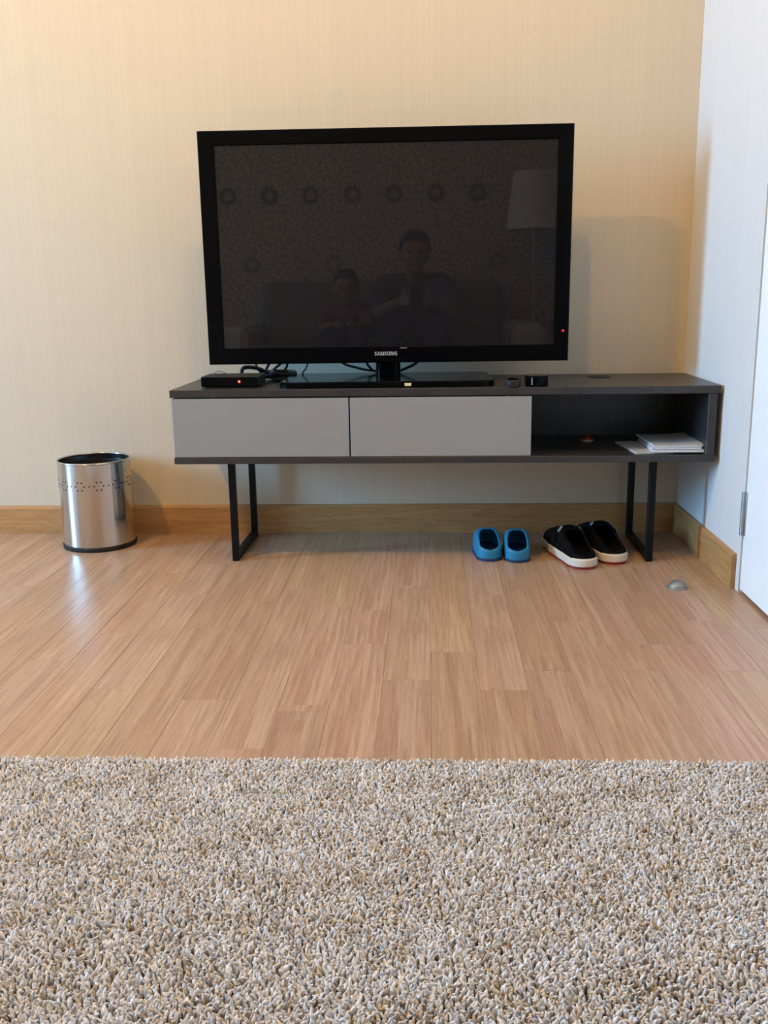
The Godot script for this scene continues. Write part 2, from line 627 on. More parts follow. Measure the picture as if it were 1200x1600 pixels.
	for k in 120:
		var z0 := -0.86 + 1.72 * k / 120
		var z1 := -0.86 + 1.72 * (k + 1) / 120
		var x0 := 0.03 * sin(z0 * 52.0) + 0.008 * sin(z0 * 19.0)
		var x1 := 0.03 * sin(z1 * 52.0) + 0.008 * sin(z1 * 19.0)
		quad(st, Vector3(x0, 0, z0), Vector3(x1, 0, z1), Vector3(x1 * 0.8, 2.22, z1), Vector3(x0 * 0.8, 2.22, z0), Vector3.RIGHT)
	put("cloth", done(st), voile, cu)
	put("rail", tubemesh([Vector3(0, 2.225, -0.95), Vector3(0, 2.225, 0.95)], 0.012, 10, 2), M.dull_steel, cu)
	# baseboards
	skirt("baseboard_back", Vector3(-6.0, 0, 0), Vector3(-0.0005, 0, 0), Vector3(0, 0, 1), "honey coloured wooden baseboard along the television wall")
	skirt("baseboard_right", Vector3(0, 0, 0.0125), Vector3(0, 0, 0.607), Vector3(-1, 0, 0), "short honey coloured wooden baseboard on the right wall")
	# door
	var door: Node3D = tag(base("door_1", Vector3(0, 0, 0.637)), "plain white painted door at the right edge", "door", "", "structure")
	put("door_leaf", boxmesh(Vector3(0.002, 0.008, 0.0), Vector3(0.042, 2.045, 0.81), 0.002), M.door, door)
	for y: float in [0.152, 1.70]:
		st = begin()
		lathe(st, [Vector2(0, 0), Vector2(0.006, 0), Vector2(0.006, 0.11), Vector2(0, 0.11)], 16, Transform3D(Basis(), Vector3(-0.004, y, 0.004)))
		cbox(st, Vector3(-0.0015, y, 0.006), Vector3(0.003, y + 0.11, 0.014), 0.0005)
		put("hinge", done(st), M.dull_steel, door)
	st = begin()
	lathe(st, [Vector2(0, 0), Vector2(0.026, 0), Vector2(0.026, 0.006), Vector2(0.01, 0.008), Vector2(0.01, 0.05), Vector2(0, 0.05)], 24, Transform3D(Basis(Vector3(0, 0, 1), PI / 2), Vector3(0.002, 1.02, 0.75)))
	cbox(st, Vector3(-0.058, 1.01, 0.63), Vector3(-0.04, 1.03, 0.765), 0.006)
	put("door_handle", done(st), M.dull_steel, door)
	# recessed ceiling lamps: fitting, glowing face and the light itself
	var names := ["recessed round ceiling downlight nearest the television wall", "recessed round ceiling downlight left of the sofa", "unseen recessed round ceiling downlight added as fill light above the rug, in line with the television"]
	for i in DOWNLIGHTS.size():
		var at: Vector3 = DOWNLIGHTS[i][0]
		var d: Node3D = tag(base("ceiling_downlight", at), names[i], "downlight", "recessed ceiling downlights")
		put("trim_ring", turned([Vector2(0.042, -0.001), Vector2(0.055, -0.004), Vector2(0.058, 0.0)], 32), M.door, d)
		var g := mat(lin(255, 226, 170), 0.5)
		g.emission_enabled = true
		g.emission = lin(255, 205, 140)
		g.emission_energy_multiplier = 6.0
		put("lamp_face", turned([Vector2(0, -0.002), Vector2(0.042, -0.002), Vector2(0.042, 0.0)], 32), g, d)
		var l := OmniLight3D.new()
		l.name = "downlight_light"
		d.add_child(l)
		l.position = Vector3(0, -0.05, 0)
		l.light_color = WARM_COLOR
		l.light_energy = DOWNLIGHTS[i][1]
		l.light_size = 0.04
		l.omni_range = 12.0
		l.omni_attenuation = 2.0
		l.shadow_enabled = true

func plank_mesh(w: float, l: float) -> ArrayMesh:
	var st := begin()
	var h := 0.008
	var b := 0.00045
	var a := Vector3(w / 2, 0, l / 2)
	var top := [Vector3(-a.x + b, h, -a.z + b), Vector3(a.x - b, h, -a.z + b), Vector3(a.x - b, h, a.z - b), Vector3(-a.x + b, h, a.z - b)]
	var rim := [Vector3(-a.x, h - b, -a.z), Vector3(a.x, h - b, -a.z), Vector3(a.x, h - b, a.z), Vector3(-a.x, h - b, a.z)]
	var low := [Vector3(-a.x, 0, -a.z), Vector3(a.x, 0, -a.z), Vector3(a.x, 0, a.z), Vector3(-a.x, 0, a.z)]
	var face := func(p: Array, out: Vector3) -> void:
		var o: Array = p
		if (p[1] - p[0]).cross(p[2] - p[0]).dot(out) > 0: o = [p[0], p[3], p[2], p[1]]
		for k: int in [0, 1, 2, 0, 2, 3]:
			st.set_uv(Vector2((o[k].x + 0.3) / 0.6, (o[k].z + 1.2) / 2.4))
			st.add_vertex(o[k])
	face.call(top, Vector3.UP)
	var outs := [Vector3(0, 0, -1), Vector3(1, 0, 0), Vector3(0, 0, 1), Vector3(-1, 0, 0)]
	for k in 4:
		var n := (k + 1) % 4
		face.call([rim[k], rim[n], top[n], top[k]], outs[k] + Vector3.UP)
		face.call([low[k], low[n], rim[n], rim[k]], outs[k])
	return done(st)

func skirt(called: String, a: Vector3, b: Vector3, out: Vector3, label: String) -> void:
	var st := begin()
	var prof := [Vector2(0, 0), Vector2(0.012, 0), Vector2(0.012, 0.086), Vector2(0.009, 0.0925), Vector2(0, 0.0935)]
	var dir := (b - a).normalized()
	var l := (b - a).length()
	var p := func(v: Vector2, t: float) -> Vector3: return a + dir * t + out * v.x + Vector3.UP * v.y
	for i in prof.size() - 1:
		var n2: Vector2 = (prof[i + 1] - prof[i]).rotated(-PI / 2)
		var n: Vector3 = out * n2.x + Vector3.UP * n2.y
		var c := [p.call(prof[i], 0.0), p.call(prof[i], l), p.call(prof[i + 1], l), p.call(prof[i + 1], 0.0)]
		var uv := [Vector2(i * 0.15, 0), Vector2(i * 0.15, l / 1.6), Vector2(i * 0.15 + 0.15, l / 1.6), Vector2(i * 0.15 + 0.15, 0)]
		var ord := [0, 1, 2, 0, 2, 3] if (c[1] - c[0]).cross(c[2] - c[0]).dot(n) < 0 else [0, 2, 1, 0, 3, 2]
		for k: int in ord:
			st.set_uv(uv[k] + Vector2(0.2, 0))
			st.add_vertex(c[k])
	for t: float in [0.0, l]:
		for k in range(1, prof.size() - 1):
			st.set_uv(Vector2(0.3, 0.3))
			tri(st, p.call(prof[0], t), p.call(prof[k], t), p.call(prof[k + 1], t), dir * (1.0 if t > 0 else -1.0))
	tag(put(called, done(st), M.skirting), label, "baseboard", "", "structure")

# ---------------------------------------------------------------- the stand
const STAND := Vector3(-0.003, 0, 0)
const STAND_TURN := -0.0132

func tv_stand() -> void:
	var s: Node3D = tag(base("tv_stand", STAND, STAND_TURN), "long low dark wood television stand with two grey drawers and black loop legs", "tv stand")
	var L := 1.496
	var z0 := 0.024
	var z1 := 0.4166
	put("top_board", boxmesh(Vector3(-L, 0.4852, z0), Vector3(0, 0.5058, z1), 0.0012), M.dark_wood, s)
	put("bottom_board", boxmesh(Vector3(-L + 0.002, 0.2991, z0), Vector3(-0.004, 0.3175, z1), 0.0012), M.dark_wood, s)
	put("end_panel", boxmesh(Vector3(-0.031, 0.3175, z0), Vector3(-0.008, 0.4852, z1 - 0.002), 0.001), M.dark_wood, s)
	put("side_panel", boxmesh(Vector3(-L + 0.004, 0.3175, z0), Vector3(-L + 0.022, 0.4852, z1 - 0.022), 0.001), M.dark_wood, s)
	put("divider", boxmesh(Vector3(-0.528, 0.3175, z0), Vector3(-0.510, 0.4852, z1 - 0.022), 0.001), M.dark_wood, s)
	put("back_panel", boxmesh(Vector3(-L + 0.022, 0.3175, z0), Vector3(-0.031, 0.4852, z0 + 0.006), 0.0), M.dark_wood, s)
	for k: Array in [[-1.492, -1.0005], [-0.9965, -0.502]]:
		var d := put("drawer", boxmesh(Vector3(k[0], 0.3185, z1 - 0.021), Vector3(k[1], 0.4815, z1 - 0.001), 0.0012), M.drawer, s)
		var st := begin()
		cbox(st, Vector3(k[0] + 0.035, 0.325, z0 + 0.03), Vector3(k[0] + 0.047, 0.45, z1 - 0.021), 0.0)
		cbox(st, Vector3(k[1] - 0.047, 0.325, z0 + 0.03), Vector3(k[1] - 0.035, 0.45, z1 - 0.021), 0.0)
		cbox(st, Vector3(k[0] + 0.047, 0.325, z0 + 0.03), Vector3(k[1] - 0.047, 0.333, z1 - 0.021), 0.0)
		put("drawer_box", done(st), M.drawer, d)
	for x: float in [-1.3475, -0.155]:
		var st := begin()
		var h := 0.0095
		cbox(st, Vector3(x - h, 0.0, 0.349 - h), Vector3(x + h, 0.2991, 0.349 + h), 0.0012)
		cbox(st, Vector3(x - h, 0.0, 0.060 - h), Vector3(x + h, 0.2991, 0.060 + h), 0.0012)
		cbox(st, Vector3(x - h, 0.0, 0.060 + h), Vector3(x + h, 0.019, 0.349 - h), 0.0012)
		cbox(st, Vector3(x - h, 0.2931, 0.060 + h), Vector3(x + h, 0.2991, 0.349 - h), 0.0012)
		put("leg", done(st), M.black_metal, s)
	var g := begin()
	lathe(g, [Vector2(0, 0.5058), Vector2(0.034, 0.5058), Vector2(0.034, 0.508), Vector2(0.031, 0.509), Vector2(0.024, 0.5075), Vector2(0, 0.5075)], 32, Transform3D(Basis(), Vector3(-0.278, 0, 0.14)))
	tag(put("cable_grommet", done(g), M.matt_black, s), "round black cable grommet")

# ---------------------------------------------------------------- the television
func television() -> void:
	var t: Node3D = tag(base("television", Vector3(-0.906, 0.5062, 0.255), 0.0096), "large flat screen television with glossy black frame on a black pedestal", "television")
	# outline numbers below are in the set's own axes: x from the middle, y from the board it stands on
	var x0 := -0.512
	var x1 := 0.512
	var y0 := 0.0586
	var y1 := 0.6898
	var sx0 := -0.4665
	var sx1 := 0.4700
	var sy0 := 0.1040
	var sy1 := 0.6510
	var st := begin()
	var zf := 0.005
	var outer := [Vector3(x0, y0, 0), Vector3(x1, y0, 0), Vector3(x1, y1, 0), Vector3(x0, y1, 0)]
	var inner := [Vector3(sx0, sy0, 0), Vector3(sx1, sy0, 0), Vector3(sx1, sy1, 0), Vector3(sx0, sy1, 0)]
	var mid := Vector3(0, 0.37, 0)
	var b := 0.003
	for i in 4:
		var j := (i + 1) % 4
		var n: Vector3 = (outer[i] + outer[j]) / 2 - mid
		n = Vector3(signf(n.x) if absf(n.x) > 0.4 else 0.0, signf(n.y) if absf(n.x) < 0.4 else 0.0, 0)
		var inset := func(v: Vector3, d: float, z: float) -> Vector3: return Vector3(v.x - signf(v.x) * d, v.y - signf(v.y - 0.37) * d, z)
		quad(st, inset.call(outer[i], 0, -0.03), inset.call(outer[j], 0, -0.03), inset.call(outer[j], 0, zf - b), inset.call(outer[i], 0, zf - b), n)
		quad(st, inset.call(outer[i], 0, zf - b), inset.call(outer[j], 0, zf - b), inset.call(outer[j], b, zf), inset.call(outer[i], b, zf), n + Vector3.BACK)
		quad(st, inset.call(outer[i], b, zf), inset.call(outer[j], b, zf), inset.call(inner[j], -0.002, zf), inset.call(inner[i], -0.002, zf), Vector3.BACK)
		quad(st, inset.call(inner[i], -0.002, zf), inset.call(inner[j], -0.002, zf), inset.call(inner[j], 0, zf - 0.004), inset.call(inner[i], 0, zf - 0.004), Vector3.BACK - n)
		quad(st, inset.call(inner[i], 0, zf - 0.004), inset.call(inner[j], 0, zf - 0.004), inset.call(inner[j], 0, -0.03), inset.call(inner[i], 0, -0.03), -n)
		quad(st, inset.call(outer[i], 0, -0.03), inset.call(outer[j], 0, -0.03), inset.call(inner[j], 0, -0.03), inset.call(inner[i], 0, -0.03), Vector3.FORWARD)
	put("bezel", done(st), M.gloss_black, t)
	put("screen", boxmesh(Vector3(sx0 + 0.0002, sy0 + 0.0002, -0.02), Vector3(sx1 - 0.0002, sy1 - 0.0002, 0.0005), 0.0), M.screen, t)
	st = begin()
	cbox(st, Vector3(x0 + 0.004, y0 + 0.004, -0.045), Vector3(x1 - 0.004, y1 - 0.004, -0.03), 0.008)
	cbox(st, Vector3(-0.40, 0.09, -0.068), Vector3(0.40, 0.55, -0.045), 0.012)
	put("back_cover", done(st), M.matt_black, t)
	st = begin()
	prism(st, round_rect(-0.036, -0.075, 0.036, -0.03, 0.02), 0.018, 0.16, 0.0)
	put("pedestal_neck", done(st), M.gloss_black, t)
	st = begin()
	prism(st, round_rect(-0.298, -0.165, 0.298, 0.130, 0.035, 8), 0.0, 0.017, 0.004)
	put("pedestal_base", done(st), M.gloss_black, t)
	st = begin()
	cbox(st, Vector3(0.05, 0.004, 0.1295), Vector3(0.068, 0.012, 0.1312), 0.0005)  # ceiling lamp glint on the pedestal front edge, modelled as a pale chip
	tag(put("base_glint", done(st), mat(lin(240, 222, 170), 0.3), t), "tiny pale gold chip painted as a lamp glint")
	# maker's lettering
	var f := SystemFont.new()
	f.font_names = PackedStringArray(["Droid Sans"])
	f.font_weight = 700
	var tm := TextMesh.new()
	tm.text = "SAMSUNG"
	tm.font = f
	tm.font_size = 32
	tm.pixel_size = 0.001
	tm.depth = 0.02
	var box := tm.get_aabb()
	var letters := put("lettering", tm, mat(lin(190, 190, 188), 0.35, 0.3), t, Vector3(-0.004, 0.0845, zf))
	letters.scale = Vector3(0.064 / box.size.x, 0.0105 / box.size.y, 0.03)
	letters.position.y -= (box.position.y + box.size.y / 2) * letters.scale.y
	var led := mat(lin(120, 10, 30), 0.4)
	led.emission_enabled = true
	led.emission = lin(255, 40, 80)
	led.emission_energy_multiplier = 1.2
	st = begin()
	lathe(st, [Vector2(0.0032, 0), Vector2(0.0022, 0.0012), Vector2(0, 0.0015)], 16, Transform3D(Basis(Vector3.RIGHT, PI / 2), Vector3(0.496, 0.142, zf)))
	tag(put("power_light", done(st), led, t), "tiny red standby light")
	# lamp glint on the bezel under the screen, put in as a bright strip
	put("bezel_glint", boxmesh(Vector3(0.037, 0.0985, zf - 0.001), Vector3(0.056, 0.1005, zf + 0.0006), 0.0004), M.dull_steel, t)

# ---------------------------------------------------------------- the rug
func rug() -> void:
	var lo := Vector2(-2.05, 1.570)
	var hi := Vector2(-0.10, 3.25)
	var r: Node3D = tag(base("rug", Vector3.ZERO), "thick shaggy rug in mottled grey and beige on the floor in the foreground", "rug")
	put("backing", boxmesh(Vector3(lo.x, 0.0, lo.y), Vector3(hi.x, 0.006, hi.y), 0.001), mat(lin(74, 66, 58), 0.9), r)
	# one tuft: a short leaning, tapering twist of yarn
	var st := begin()
	st.set_smooth_group(1)
	var line := [Vector3(0, 0, 0), Vector3(0.0005, 0.006, 0.0), Vector3(0.0022, 0.011, 0.0008), Vector3(0.0046, 0.0135, 0.001)]
	var rad := [0.0019, 0.0027, 0.0026, 0.0017]
	for i in 3:
		for k in 5:
			var a0 := TAU * k / 5 + i * 0.3
			var a1 := TAU * (k + 1) / 5 + i * 0.3
			var p := func(n: int, a: float) -> Vector3: return line[n] + Vector3(cos(a), 0, sin(a)) * rad[n]
			var out := Vector3(cos((a0 + a1) / 2), 0.2, sin((a0 + a1) / 2))
			quad(st, p.call(i, a0), p.call(i, a1), p.call(i + 1, a1 + 0.3), p.call(i + 1, a0 + 0.3), out)
			if i == 2:
				tri(st, p.call(3, a0 + 0.3), p.call(3, a1 + 0.3), line[3] + Vector3(0.001, 0.0012, 0), Vector3.UP)
	var tuft := done(st)
	var big := FastNoiseLite.new()
	big.seed = 3
	big.frequency = 1.0
	var mm := MultiMesh.new()
	mm.transform_format = MultiMesh.TRANSFORM_3D
	mm.use_colors = true
	mm.mesh = tuft
	var step := 0.0041
	var nx := int((hi.x - lo.x) / step)
	var nz := int((hi.y - lo.y) / step)
	mm.instance_count = nx * nz
	var pal := [lin(238, 233, 233), lin(227, 221, 220), lin(212, 205, 203), lin(227, 216, 206), lin(212, 198, 180), lin(192, 170, 146), lin(176, 167, 163)]
	for i in pal.size(): pal[i] = pal[i].srgb_to_linear()
	var at := 0
	for k in nz:
		for i in nx:
			var x := lo.x + (i + 0.5 + rng.randf_range(-0.5, 0.5)) * step
			var z := lo.y + (k + 0.5 + rng.randf_range(-0.5, 0.5)) * step
			var s := rng.randf_range(0.65, 0.98)
			var bs := Basis(Vector3.UP, rng.randf() * TAU).rotated(Vector3(rng.randf_range(-1, 1), 0, rng.randf_range(-1, 1)).normalized(), rng.randf_range(0, 0.4)).scaled(Vector3(s, rng.randf_range(0.85, 1.15), s))
			mm.set_instance_transform(at, Transform3D(bs, Vector3(x, 0.004, z)))
			var patch := big.get_noise_2d(x * 9.0, z * 11.0) + 0.5 * big.get_noise_2d(x * 30.0, z * 30.0)
			var roll := rng.randf() + patch * 0.42
			var c: Color
			if roll < 0.30: c = pal[0]
			elif roll < 0.52: c = pal[1]
			elif roll < 0.66: c = pal[2]
			elif roll < 0.82: c = pal[3]
			elif roll < 0.96: c = pal[4]
			elif roll < 1.10: c = pal[5]
			else: c = pal[6]
			var j := rng.randf_range(0.85, 1.08)
			mm.set_instance_color(at, Color(c.r * j, c.g * j, c.b * j))
			at += 1
	var pile := MultiMeshInstance3D.new()
	pile.name = "pile"
	pile.multimesh = mm
	var pm := mat(Color.WHITE, 0.9, 0.0, 0.2)
	pm.vertex_color_use_as_albedo = true
	pile.material_override = pm
	pile.set_meta("kind", "stuff")
	r.add_child(pile)

# ---------------------------------------------------------------- the bin
func waste_bin() -> void:
	var R := 0.1095
	var H := 0.275
	var o: Node3D = tag(base("waste_bin", Vector3(-1.825, 0, 0.137)), "round polished steel waste bin with black base ring by the left baseboard", "bin")
	put("base_ring", turned([Vector2(0, 0), Vector2(R + 0.001, 0), Vector2(R + 0.003, 0.003), Vector2(R + 0.003, 0.012), Vector2(R + 0.0005, 0.015)], 96), M.rubber, o)
	put("body", turned([Vector2(R, 0.0145), Vector2(R, H - 0.006), Vector2(R - 0.0012, H - 0.006), Vector2(R - 0.0012, 0.02), Vector2(0, 0.02)], 96), M.steel, o)
	var st := begin()
	var rim := []
	for k in 13:
		var a := TAU * k / 12 - PI / 2
		rim.append(Vector2(R - 0.001 + 0.0035 * cos(a), H - 0.0035 + 0.0035 * sin(a)))
	lathe(st, rim, 96)
	put("rim", done(st), M.steel, o)
	put("liner", turned([Vector2(0, 0.024), Vector2(R - 0.006, 0.024), Vector2(R - 0.004, H - 0.02), Vector2(R - 0.0025, H - 0.02), Vector2(R - 0.0025, 0.022)], 64), M.matt_black, o)
	# a band of punched flower-shaped hole clusters round the upper third
	st = begin()
	var spots := []
	for f in 12:
		var a := TAU * f / 12.0 + 0.1
		for k in 6:
			spots.append([a + 0.0135 / R * cos(TAU * k / 6), 0.205 + 0.0135 * sin(TAU * k / 6), 0.0026])
		spots.append([a + TAU / 24, 0.205, 0.0022])
	for s: Array in spots:
		var nrm := Vector3(cos(s[0]), 0, sin(s[0]))
		var side := Vector3(-sin(s[0]), 0, cos(s[0]))
		var c := nrm * (R + 0.0004) + Vector3.UP * float(s[1])
		for k in 8:
			var a0 := TAU * k / 8
			var a1 := TAU * (k + 1) / 8
			var p0: Vector3 = c + (side * cos(a0) + Vector3.UP * sin(a0)) * float(s[2])
			var p1: Vector3 = c + (side * cos(a1) + Vector3.UP * sin(a1)) * float(s[2])
			tri(st, c, p0, p1, nrm)
			quad(st, p0, p1, p1 - nrm * 0.0006, p0 - nrm * 0.0006, (p0 + p1) / 2 - c)
	tag(put("perforations", done(st), M.matt_black, o), "", "", "", "stuff")

# ---------------------------------------------------------------- things on the stand
func stand_top_things() -> void:
	var top := 0.5062
	# set-top box
	var b: Node3D = tag(base("set_top_box", Vector3(-1.346, top, 0.285), STAND_TURN), "small flat black receiver box with glowing red light on the stand's left end", "receiver box")
	put("case", boxmesh(Vector3(-0.0815, 0.002, -0.06), Vector3(0.0815, 0.031, 0.055), 0.0025), M.matt_black, b)
	put("front_panel", boxmesh(Vector3(-0.08, 0.004, 0.054), Vector3(0.08, 0.0295, 0.0575), 0.001), M.gloss_black, b)
	var st := begin()
	for s: float in [-1.0, 1.0]:
		for z: float in [-0.045, 0.04]:
			st = begin()
			lathe(st, [Vector2(0, 0), Vector2(0.007, 0), Vector2(0.007, 0.003), Vector2(0, 0.003)], 12, Transform3D(Basis(), Vector3(s * 0.065, 0, z)))
			put("foot", done(st), M.rubber, b)
	var led := mat(lin(255, 80, 70), 0.4)
	led.emission_enabled = true
	led.emission = lin(255, 60, 50)
	led.emission_energy_multiplier = 5.0
	st = begin()
	lathe(st, [Vector2(0.0035, 0), Vector2(0.0025, 0.0012), Vector2(0, 0.0016)], 16, Transform3D(Basis(Vector3.RIGHT, PI / 2), Vector3(0.028, 0.017, 0.0575)))
	tag(put("indicator_light", done(st), led, b), "glowing red indicator light")
	# cables
	var cable := func(label: String, pts: Array, r: float) -> void:
		tag(put("cable", tubemesh(pts, r, 8, 6), M.cable), label, "cable", "cables behind the television")
	cable.call("thick black cable arching up out of the receiver box", [Vector3(-1.338, 0.524, 0.222), Vector3(-1.338, 0.53, 0.205), Vector3(-1.336, 0.546, 0.20), Vector3(-1.324, 0.552, 0.20), Vector3(-1.303, 0.549, 0.18), Vector3(-1.285, 0.541, 0.165), Vector3(-1.262, 0.527, 0.155), Vector3(-1.225, 0.513, 0.14), Vector3(-1.19, 0.5125, 0.12)], 0.0058)
	cable.call("leftmost thin black cable hanging from the television into the tangle", [Vector3(-1.307, 0.60, 0.15), Vector3(-1.305, 0.563, 0.15), Vector3(-1.30, 0.546, 0.15), Vector3(-1.288, 0.528, 0.14), Vector3(-1.26, 0.5115, 0.12), Vector3(-1.22, 0.5105, 0.10)], 0.0032)
	cable.call("second black cable from the left hanging into the tangle", [Vector3(-1.255, 0.60, 0.13), Vector3(-1.266, 0.561, 0.13), Vector3(-1.275, 0.544, 0.13), Vector3(-1.282, 0.526, 0.12), Vector3(-1.27, 0.512, 0.09), Vector3(-1.22, 0.511, 0.07)], 0.0042)
	cable.call("third black cable from the left slanting down into the tangle", [Vector3(-1.205, 0.60, 0.14), Vector3(-1.228, 0.561, 0.14), Vector3(-1.248, 0.544, 0.14), Vector3(-1.27, 0.525, 0.13), Vector3(-1.285, 0.515, 0.11), Vector3(-1.26, 0.5135, 0.085)], 0.0042)
	cable.call("black cable on the right side of the tangle", [Vector3(-1.208, 0.60, 0.11), Vector3(-1.214, 0.559, 0.11), Vector3(-1.22, 0.54, 0.115), Vector3(-1.238, 0.523, 0.12), Vector3(-1.25, 0.52, 0.10), Vector3(-1.22, 0.518, 0.08), Vector3(-1.19, 0.5115, 0.07)], 0.0036)
	cable.call("coiled black cable lying in a heap beside the receiver box", [Vector3(-1.25, 0.5115, 0.17), Vector3(-1.20, 0.512, 0.16), Vector3(-1.185, 0.5135, 0.11), Vector3(-1.23, 0.52, 0.085), Vector3(-1.285, 0.52, 0.10), Vector3(-1.29, 0.524, 0.14), Vector3(-1.245, 0.528, 0.16), Vector3(-1.20, 0.523, 0.145), Vector3(-1.195, 0.528, 0.105), Vector3(-1.24, 0.53, 0.09), Vector3(-1.275, 0.53, 0.115), Vector3(-1.25, 0.534, 0.14), Vector3(-1.215, 0.532, 0.13)], 0.0062)
	cable.call("thin black cable hanging alone between the tangle and the pedestal", [Vector3(-1.15, 0.60, 0.12), Vector3(-1.152, 0.559, 0.12), Vector3(-1.158, 0.54, 0.12), Vector3(-1.168, 0.527, 0.12), Vector3(-1.163, 0.5115, 0.095), Vector3(-1.13, 0.509, 0.06)], 0.0022)
	cable.call("black cable sagging from the left to the pedestal neck", [Vector3(-1.09, 0.60, 0.11), Vector3(-1.047, 0.556, 0.12), Vector3(-1.009, 0.542, 0.12), Vector3(-0.971, 0.533, 0.12), Vector3(-0.935, 0.53, 0.115), Vector3(-0.90, 0.528, 0.10)], 0.0036)
	cable.call("short black cable dropping steeply beside the pedestal neck", [Vector3(-0.985, 0.60, 0.12), Vector3(-0.974, 0.556, 0.12), Vector3(-0.965, 0.541, 0.118), Vector3(-0.95, 0.529, 0.11), Vector3(-0.92, 0.5255, 0.09)], 0.0036)
	cable.call("black cable rising to the right of the pedestal neck", [Vector3(-0.78, 0.60, 0.12), Vector3(-0.826, 0.553, 0.12), Vector3(-0.851, 0.54, 0.12), Vector3(-0.882, 0.527, 0.11), Vector3(-0.91, 0.5255, 0.075)], 0.0042)
	tag(put("wire", tubemesh([Vector3(-1.408, 0.5395, 0.27), Vector3(-1.402, 0.5415, 0.275), Vector3(-1.393, 0.547, 0.28), Vector3(-1.381, 0.547, 0.28), Vector3(-1.371, 0.5415, 0.275), Vector3(-1.362, 0.5385, 0.27)], 0.0013, 6), mat(lin(110, 108, 104), 0.5)), "thin grey wire looped on top of the receiver box", "wire")
	# small round gadget and small black box
	var p: Node3D = tag(base("infrared_receiver", Vector3(-0.561, top, 0.395)), "little round black gadget with a shiny top on the stand, right of the pedestal", "gadget")
	put("body", turned([Vector2(0, 0), Vector2(0.019, 0), Vector2(0.021, 0.003), Vector2(0.021, 0.016), Vector2(0.018, 0.019)], 32), M.matt_black, p)
	put("glossy_dome", turned([Vector2(0.018, 0.019), Vector2(0.014, 0.0225), Vector2(0.008, 0.0245), Vector2(0, 0.025)], 32), M.gloss_black, p)
	var w: Node3D = tag(base("plug_adapter", Vector3(-0.496, top, 0.37), 0.12), "small boxy black power adapter on the stand, left of the cable grommet", "adapter")
	st = begin()
	prism(st, PackedVector2Array([Vector2(-0.02, 0.03), Vector2(0.026, 0.03), Vector2(0.026, -0.03), Vector2(-0.026, -0.03), Vector2(-0.03, 0.02)]), 0.0, 0.029, 0.003)
	put("body", done(st), M.gloss_black, w)
	put("rim_edge", boxmesh(Vector3(-0.019, 0.004, 0.0298), Vector3(-0.0165, 0.024, 0.0312), 0.0005), M.dull_steel, w)

# ---------------------------------------------------------------- the open shelf
func sheaf(called: String, label: String, category: String, group: String, at: Vector3, turn: float, w: float, d: float, h: float, cover: Material, curl: float) -> void:
	var o: Node3D = tag(base(called, at, turn), label, category, group)
	# pages: a block whose near edge swells and whose corner lifts a little
	var n := 10
	var leaf := func(y0: float, y1: float, grow: float) -> ArrayMesh:
		var st := begin()
		var top: Array = []
		var low: Array = []
		for i in n + 1:
			var u := float(i) / n
			var lift := curl * pow(absf(u - 0.35) * 1.4, 2.0)
			var x := -w / 2 - grow + (w + grow * 2) * u
			top.append([Vector3(x, y1 + lift, -d / 2 - grow), Vector3(x, y1 + lift * 0.8, d / 2 + grow)])
			low.append([Vector3(x, y0 + lift * (0.0 if y0 < 0.001 else 1.0), -d / 2 - grow), Vector3(x, y0 + lift * (0.0 if y0 < 0.001 else 0.8), d / 2 + grow)])
		for i in n:
			quad(st, top[i][0], top[i + 1][0], top[i + 1][1], top[i][1], Vector3.UP)
			quad(st, low[i][0], low[i + 1][0], low[i + 1][1], low[i][1], Vector3.DOWN)
			quad(st, low[i][1], low[i + 1][1], top[i + 1][1], top[i][1], Vector3.BACK)
			quad(st, low[i][0], low[i + 1][0], top[i + 1][0], top[i][0], Vector3.FORWARD)
		quad(st, low[0][0], low[0][1], top[0][1], top[0][0], Vector3.LEFT)
		quad(st, low[n][0], low[n][1], top[n][1], top[n][0], Vector3.RIGHT)
		return done(st)
	put("pages", leaf.call(0.0, h - 0.0006, 0.0), M.paper, o)
	put("cover", leaf.call(h - 0.0006, h, 0.001), cover, o)

func shelf_things() -> void:
	var y := 0.3178
	sheaf("magazine", "thin pale magazine lying flat, left of the thicker paper pile", "magazine", "papers in the open compartment", Vector3(-0.178, y, 0.285), 0.10, 0.105, 0.20, 0.004, M.cover_pale, 0.0)
	sheaf("magazine", "lowest and thickest magazine of the pile by the end panel", "magazine", "papers in the open compartment", Vector3(-0.104, y + 0.0046, 0.287), -0.03, 0.138, 0.215, 0.0085, M.cover_grey, 0.0)
	sheaf("magazine", "middle magazine of the pile by the end panel", "magazine", "papers in the open compartment", Vector3(-0.105, y + 0.0133, 0.284), -0.07, 0.135, 0.21, 0.005, M.cover_blue, 0.0)
	sheaf("magazine", "white magazine with a curled corner on top of the pile", "magazine", "papers in the open compartment", Vector3(-0.106, y + 0.0186, 0.282), 0.02, 0.135, 0.205, 0.004, M.cover_pale, 0.006)
	var t: Node3D = tag(base("trinket", Vector3(-0.318, y, 0.165)), "tiny round red and gold trinket in the middle of the open compartment", "trinket")
	put("dish", turned([Vector2(0, 0), Vector2(0.013, 0), Vector2(0.0185, 0.005), Vector2(0.0185, 0.0065), Vector2(0.014, 0.005)], 32), mat(lin(230, 205, 160), 0.35), t)
	put("dome", turned([Vector2(0.0155, 0.005), Vector2(0.0145, 0.010), Vector2(0.010, 0.0148), Vector2(0.004, 0.017), Vector2(0, 0.0173)], 32), mat(lin(150, 44, 20), 0.3), t)
	put("knob", turned([Vector2(0.002, 0.017), Vector2(0.0034, 0.0195), Vector2(0.002, 0.022), Vector2(0, 0.0225)], 16), mat(lin(214, 160, 60), 0.25, 0.8), t)

